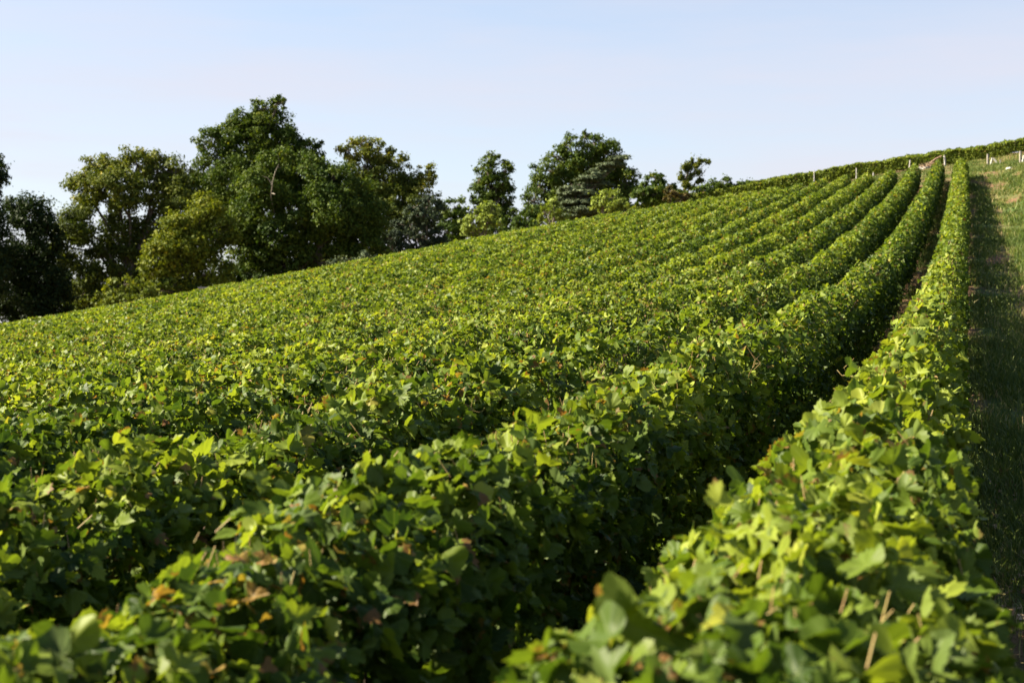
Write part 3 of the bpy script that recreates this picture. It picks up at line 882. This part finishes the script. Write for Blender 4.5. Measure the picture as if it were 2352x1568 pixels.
G = "trees behind the vineyard"
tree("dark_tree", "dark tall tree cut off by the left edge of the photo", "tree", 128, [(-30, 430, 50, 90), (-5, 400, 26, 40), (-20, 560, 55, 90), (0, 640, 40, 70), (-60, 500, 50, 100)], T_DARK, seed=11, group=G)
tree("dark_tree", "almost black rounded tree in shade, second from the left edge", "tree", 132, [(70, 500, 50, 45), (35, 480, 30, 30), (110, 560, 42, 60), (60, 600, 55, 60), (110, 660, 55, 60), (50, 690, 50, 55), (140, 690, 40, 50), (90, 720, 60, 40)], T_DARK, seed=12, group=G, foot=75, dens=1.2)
tree("broad_tree", "broad olive green tree with sky gaps and bare stems, left of the tallest tree", "tree", 140,
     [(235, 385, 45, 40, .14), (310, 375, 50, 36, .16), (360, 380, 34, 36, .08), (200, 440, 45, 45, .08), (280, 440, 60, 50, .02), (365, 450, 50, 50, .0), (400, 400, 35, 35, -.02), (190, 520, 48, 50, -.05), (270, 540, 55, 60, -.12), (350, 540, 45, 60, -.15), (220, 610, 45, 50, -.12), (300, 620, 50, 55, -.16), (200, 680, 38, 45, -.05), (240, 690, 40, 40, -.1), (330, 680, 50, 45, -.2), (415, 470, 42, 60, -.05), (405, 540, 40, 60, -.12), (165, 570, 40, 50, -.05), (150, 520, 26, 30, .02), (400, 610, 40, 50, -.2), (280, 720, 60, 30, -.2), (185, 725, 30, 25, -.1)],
     T_OLIVE, seed=13, group=G, gap=.16, dens=1.1, foot=285, trunk_r=.45)
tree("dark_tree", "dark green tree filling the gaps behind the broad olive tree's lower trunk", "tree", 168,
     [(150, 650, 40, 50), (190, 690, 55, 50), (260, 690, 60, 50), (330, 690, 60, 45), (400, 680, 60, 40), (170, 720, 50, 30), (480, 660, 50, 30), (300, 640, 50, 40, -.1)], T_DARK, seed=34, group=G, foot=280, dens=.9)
tree("tall_oak", "tallest tree of the wood, dark green with its ragged top highest against the sky", "tree", 150,
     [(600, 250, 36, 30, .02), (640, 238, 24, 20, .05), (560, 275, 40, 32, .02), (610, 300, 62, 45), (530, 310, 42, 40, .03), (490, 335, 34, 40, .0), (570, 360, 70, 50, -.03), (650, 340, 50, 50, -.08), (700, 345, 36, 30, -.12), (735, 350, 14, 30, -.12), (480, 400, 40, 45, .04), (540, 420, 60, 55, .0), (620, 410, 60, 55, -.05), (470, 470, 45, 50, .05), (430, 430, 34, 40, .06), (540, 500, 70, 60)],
     T_GREEN, seed=14, group=G, gap=.10, warm=.5, foot=585, trunk_r=.6)
tree("oak", "big round dense oak with a dead pale branch, in front of the tallest tree", "tree", 128,
     [(640, 385, 55, 40, .03), (700, 400, 60, 45, .02), (760, 420, 60, 45, -.03), (600, 440, 55, 50, .03), (680, 470, 75, 55, .0), (770, 490, 80, 60, -.05), (840, 480, 50, 60, -.06), (560, 520, 60, 55, .03), (640, 550, 75, 60, -.01), (740, 560, 80, 60, -.06), (830, 560, 60, 50, -.1), (580, 600, 60, 45, .0), (660, 615, 55, 35, -.05), (780, 590, 50, 40, -.12), (600, 640, 40, 25, -.2), (540, 640, 50, 28, -.2), (700, 620, 40, 25, -.2)],  # lobe tones darken its right side, shade put into the foliage colour
     T_GREEN, seed=15, group=G, foot=735, trunk_r=.55, dens=1.15,
     dead=[([(630, 490, .5), (624, 462, 2.2), (622, 448, 3.0), (626, 424, 3.6), (614, 408, 4.0), (603, 404, 4.2)], .06), ([(624, 425, 4.5), (632, 395, 4.8), (640, 378, 4.8)], .035), ([(625, 444, 3.8), (632, 446, 4.6)], .035)])
tree("yellowing_tree", "yellow green tree with drooping sprays, in front of the big oak's left side", "tree", 122,
     [(470, 480, 45, 40, .05), (420, 530, 50, 45, .12), (380, 585, 45, 45, .14), (450, 570, 50, 50, .04), (500, 540, 45, 50, -.05), (360, 630, 34, 34, .08), (420, 630, 45, 38, .0), (490, 620, 45, 40, -.1), (390, 670, 50, 26, -.2), (440, 665, 40, 24, -.25)],
     T_YELLOW, seed=16, group=G, foot=440, warm=.3, trunk_r=.35)
tree("oak", "oak with yellow tinted open top, right of the big round oak", "tree", 150,
     [(800, 345, 30, 26, .22), (830, 335, 26, 24, .22), (870, 350, 36, 32, .16), (905, 380, 32, 32, .05), (840, 385, 45, 36, .08), (880, 420, 50, 40, -.02), (920, 440, 45, 40, -.06), (830, 440, 50, 45, -.05), (970, 410, 30, 26, .20), (985, 395, 18, 20, .2), (960, 450, 36, 34, .22), (1000, 450, 16, 24, .0), (930, 500, 60, 50, -.12), (870, 500, 60, 50, -.12)],
     T_OLIVE, seed=17, group=G, gap=.22, foot=890, warm=.4, trunk_r=.45)
tree("conifer", "dusky blue green conifer under the yellow tinted oak", "tree", 132,
     [(985, 460, 32, 9, .0), (1000, 476, 26, 9, .02), (960, 482, 40, 12, -.1), (980, 500, 45, 14, -.1), (940, 515, 50, 16, -.2), (990, 525, 40, 16, -.2), (930, 545, 55, 18, -.25), (980, 552, 40, 18, -.25), (890, 555, 45, 20, -.25), (860, 575, 40, 14, -.2), (960, 580, 60, 20, -.25), (1010, 562, 34, 20, -.25)],
     T_CONIFER, seed=18, group=G, foot=965, size=.16, dens=1.3)
tree("shrub", "rounded yellow brown shrub at the field edge, left of the yellow green tree", "shrub", 112,
     [(285, 655, 38, 26, .1), (320, 670, 34, 30, .02), (250, 680, 34, 24, .1), (290, 695, 50, 26, -.02), (345, 690, 34, 26, -.08), (240, 700, 30, 20)],
     T_YELLOW, seed=19, group=G, foot=290, size=.2, trunk_r=.15)
tree("shrub", "low grey green shrub showing beneath the oaks", "shrub", 118,
     [(800, 600, 34, 13, -.05), (840, 590, 34, 14, -.05), (770, 608, 18, 9, .0)], T_CEDAR, seed=20, group=G, foot=810, size=.2, trunk_r=.12)
tree("young_tree", "small bright green tree between the wood and the slim dark tree", "tree", 142,
     [(1045, 475, 30, 26, .04), (1015, 500, 26, 30, .0), (1060, 510, 34, 36, -.06), (1030, 535, 36, 26, -.1), (1065, 545, 30, 22, -.1), (1040, 562, 44, 20, -.12)], T_GREEN, seed=21, group=G, foot=1045, gap=.15, trunk_r=.25)
tree("slim_tree", "slim dark upright tree standing alone against the sky", "tree", 148,
     [(1125, 368, 22, 22, .02), (1118, 395, 30, 26, .02), (1160, 395, 20, 24, .0), (1100, 415, 24, 26, .03), (1140, 425, 40, 30, -.02), (1105, 450, 28, 30), (1160, 455, 26, 34, -.06), (1130, 475, 44, 36, -.04), (1165, 500, 24, 30, -.08), (1130, 515, 46, 30, -.08), (1175, 520, 16, 22, -.1), (1130, 542, 56, 22, -.12), (1180, 536, 26, 16, -.12)],
     T_GREEN, seed=22, group=G, gap=.12, foot=1130)
tree("young_tree", "pale green young tree at the foot of the slim dark tree", "tree", 128,
     [(1100, 495, 34, 22, -.02), (1130, 480, 22, 28, -.18), (1085, 515, 30, 16, .0), (1120, 512, 36, 16, -.05), (1095, 530, 48, 14, -.1)], T_LIGHT, seed=23, group=G, foot=1105, size=.2, trunk_r=.18)
tree("oak", "large round topped oak behind the spreading cedar", "tree", 152,
     [(1310, 335, 34, 28, .0), (1365, 330, 28, 28), (1345, 312, 12, 12), (1395, 350, 34, 32, -.04), (1285, 360, 28, 22, .02), (1330, 375, 50, 36), (1400, 395, 46, 40, -.02), (1260, 395, 36, 30, .02), (1300, 420, 50, 40, -.03), (1240, 430, 34, 36, -.02), (1370, 430, 55, 45, .03), (1435, 420, 32, 36, -.04), (1445, 445, 22, 36, -.08), (1225, 465, 26, 34, -.05), (1280, 465, 50, 36, -.1), (1345, 480, 60, 36, -.12), (1420, 475, 40, 34, -.1), (1310, 508, 60, 20, -.12), (1400, 498, 60, 18, -.12)],
     T_GREEN, seed=24, group=G, gap=.14, foot=1340, trunk_r=.5, warm=.35)
tree("cedar", "spreading grey green cedar with flat tiered branches in front of the dark oak", "tree", 134,
     [(1432, 360, 10, 3, .1), (1418, 366, 24, 5, .08), (1400, 380, 30, 6, .05), (1380, 392, 26, 6, .0), (1362, 402, 26, 6, .04), (1350, 412, 34, 7, .0), (1370, 422, 36, 7, -.05), (1345, 430, 30, 6, -.05), (1310, 435, 28, 6, .08), (1330, 444, 44, 7, .05), (1375, 450, 30, 7, -.05), (1305, 456, 26, 6, .05), (1330, 466, 46, 7, .0), (1312, 478, 34, 7, .02), (1345, 486, 44, 8, -.05), (1320, 495, 36, 7, -.04), (1370, 490, 30, 8, -.12)],
     T_CEDAR, seed=25, group=G, flat=True, size=.16, dens=3.2, foot=1350, trunk_r=.35)
tree("young_tree", "pale green conical young tree just left of the cedar's foot", "tree", 126,
     [(1270, 462, 12, 12, .0), (1266, 480, 22, 20, .0), (1250, 490, 20, 16, -.03), (1285, 492, 24, 14, -.03), (1265, 500, 30, 12)], T_LIGHT, seed=26, group=G, foot=1268, size=.18, trunk_r=.15)
tree("young_tree", "rounded pale green young tree in front of the cedar's right side", "tree", 126,
     [(1395, 448, 26, 16, .02), (1415, 455, 24, 18, .0), (1375, 465, 26, 18, .0), (1400, 474, 42, 18, -.02), (1425, 470, 18, 16, -.05), (1385, 485, 30, 12, -.05)], T_LIGHT, seed=27, group=G, foot=1398, size=.18, trunk_r=.18)
tree("oak", "low dense dark green shrubby oak left of the cedar group", "tree", 140,
     [(1215, 495, 30, 26, -.05), (1195, 510, 24, 20, -.06), (1240, 500, 26, 22, -.1), (1200, 524, 46, 16, -.12), (1250, 516, 36, 16, -.12)], T_GREEN, seed=28, group=G, foot=1215, trunk_r=.25)
tree("round_tree", "round mid green tree between the cedar and the thin open tree", "tree", 138,
     [(1505, 412, 26, 16, .0), (1525, 425, 26, 20, -.02), (1490, 428, 24, 20, .0), (1508, 445, 40, 22, -.05), (1475, 450, 18, 20, -.06), (1535, 448, 22, 18, -.1), (1478, 462, 30, 10, -.12), (1525, 456, 30, 10, -.12), (1490, 448, 40, 16, -.05), (1530, 438, 28, 16, -.03), (1465, 440, 16, 20, -.05)], T_GREEN, seed=29, group=G, foot=1508, trunk_r=.25)
tree("shrub", "rust brown shrub at the foot of the thin open tree", "shrub", 130,
     [(1548, 440, 18, 13, .0), (1565, 450, 20, 10, .0), (1540, 455, 18, 9)], T_RUST, seed=30, group=G, foot=1552, size=.18, trunk_r=.1, gap=.2)
rl = np.random.default_rng(8)
thin_lobes = [(1592, 366, 8, 6), (1612, 368, 9, 5), (1624, 371, 6, 4), (1578, 384, 9, 6)]
for yy in np.linspace(376, 444, 17):
    thin_lobes.append((1592 - (yy - 362) * .17 + rl.uniform(-1, 1) * (9 + (yy - 362) * .36), yy, rl.uniform(5, 9), rl.uniform(4, 7), rl.normal(0, .08)))
tree("thin_tree", "thin open tree with sparse foliage and bare twigs against the sky", "tree", 142,
     thin_lobes, T_OLIVE, seed=31, group=G, foot=1583, gap=.35, size=.16, dens=.8, trunk_r=.13,
     dead=[([(1590, 430, 0), (1606, 408, 0), (1618, 395, 0), (1622, 388, 0)], .07), ([(1606, 408, 0), (1600, 390, 0), (1604, 358, 0)], .05)])
tree("shrub", "low ragged green shrubs on the ridge right of the thin open tree", "shrub", 136,
     [(1640, 428, 20, 14, -.05), (1662, 420, 18, 14, -.03), (1680, 428, 18, 12, -.05), (1650, 438, 34, 10, -.08), (1668, 408, 8, 7), (1625, 440, 26, 9, -.1), (1600, 446, 26, 8, -.12), (1690, 434, 24, 8, -.1), (1630, 432, 30, 11, -.05), (1610, 438, 26, 10, -.05), (1655, 428, 26, 12, -.04), (1570, 446, 26, 9, -.08)], T_GREEN, seed=32, group=G, foot=1660, size=.18, gap=.15, trunk_r=.12)
tree("shrub", "tiny tuft of bushes where the ridge meets the skyline vines", "shrub", 136,
     [(1705, 424, 10, 5), (1718, 422, 7, 5), (1692, 430, 14, 6)], T_GREEN, seed=33, group=G, foot=1705, size=.16, gap=.1, trunk_r=.08)

# a glimpse of a pale wall behind the vines
b = at(485, 690, 116); b[2] = float(ground(b[0], b[1]))
hh = (690 - 654) / FOC * 116
zt_ = EYE + (784 - 662) / FOC * 116 - b[2]
def boxmesh(name, x0, x1, y0, y1, z0, z1, mat):
    V = np.array([(x, y, z) for x in (x0, x1) for y in (y0, y1) for z in (z0, z1)], float)
    F = np.array([(0, 1, 3, 2), (4, 6, 7, 5), (0, 4, 5, 1), (2, 3, 7, 6), (0, 2, 6, 4), (1, 5, 7, 3)])
    return make_mesh(name, V, F, mat)
root = empty("garden_wall", b); root.rotation_euler = (0, 0, YAW)
obj("wall", boxmesh("wall", -.9, .9, 0, .3, -.2, zt_, rough_material("pale_render", (.24, .23, .22), (.34, .33, .31), 3, .2)), root)
obj("coping", boxmesh("coping", -.97, .97, -.06, .36, zt_ + .002, zt_ + .09, rough_material("coping_stone", (.30, .28, .26), (.42, .40, .37), 5, .2)), root)
tag(root, "short pale rendered wall glimpsed under the yellow green tree", "wall")
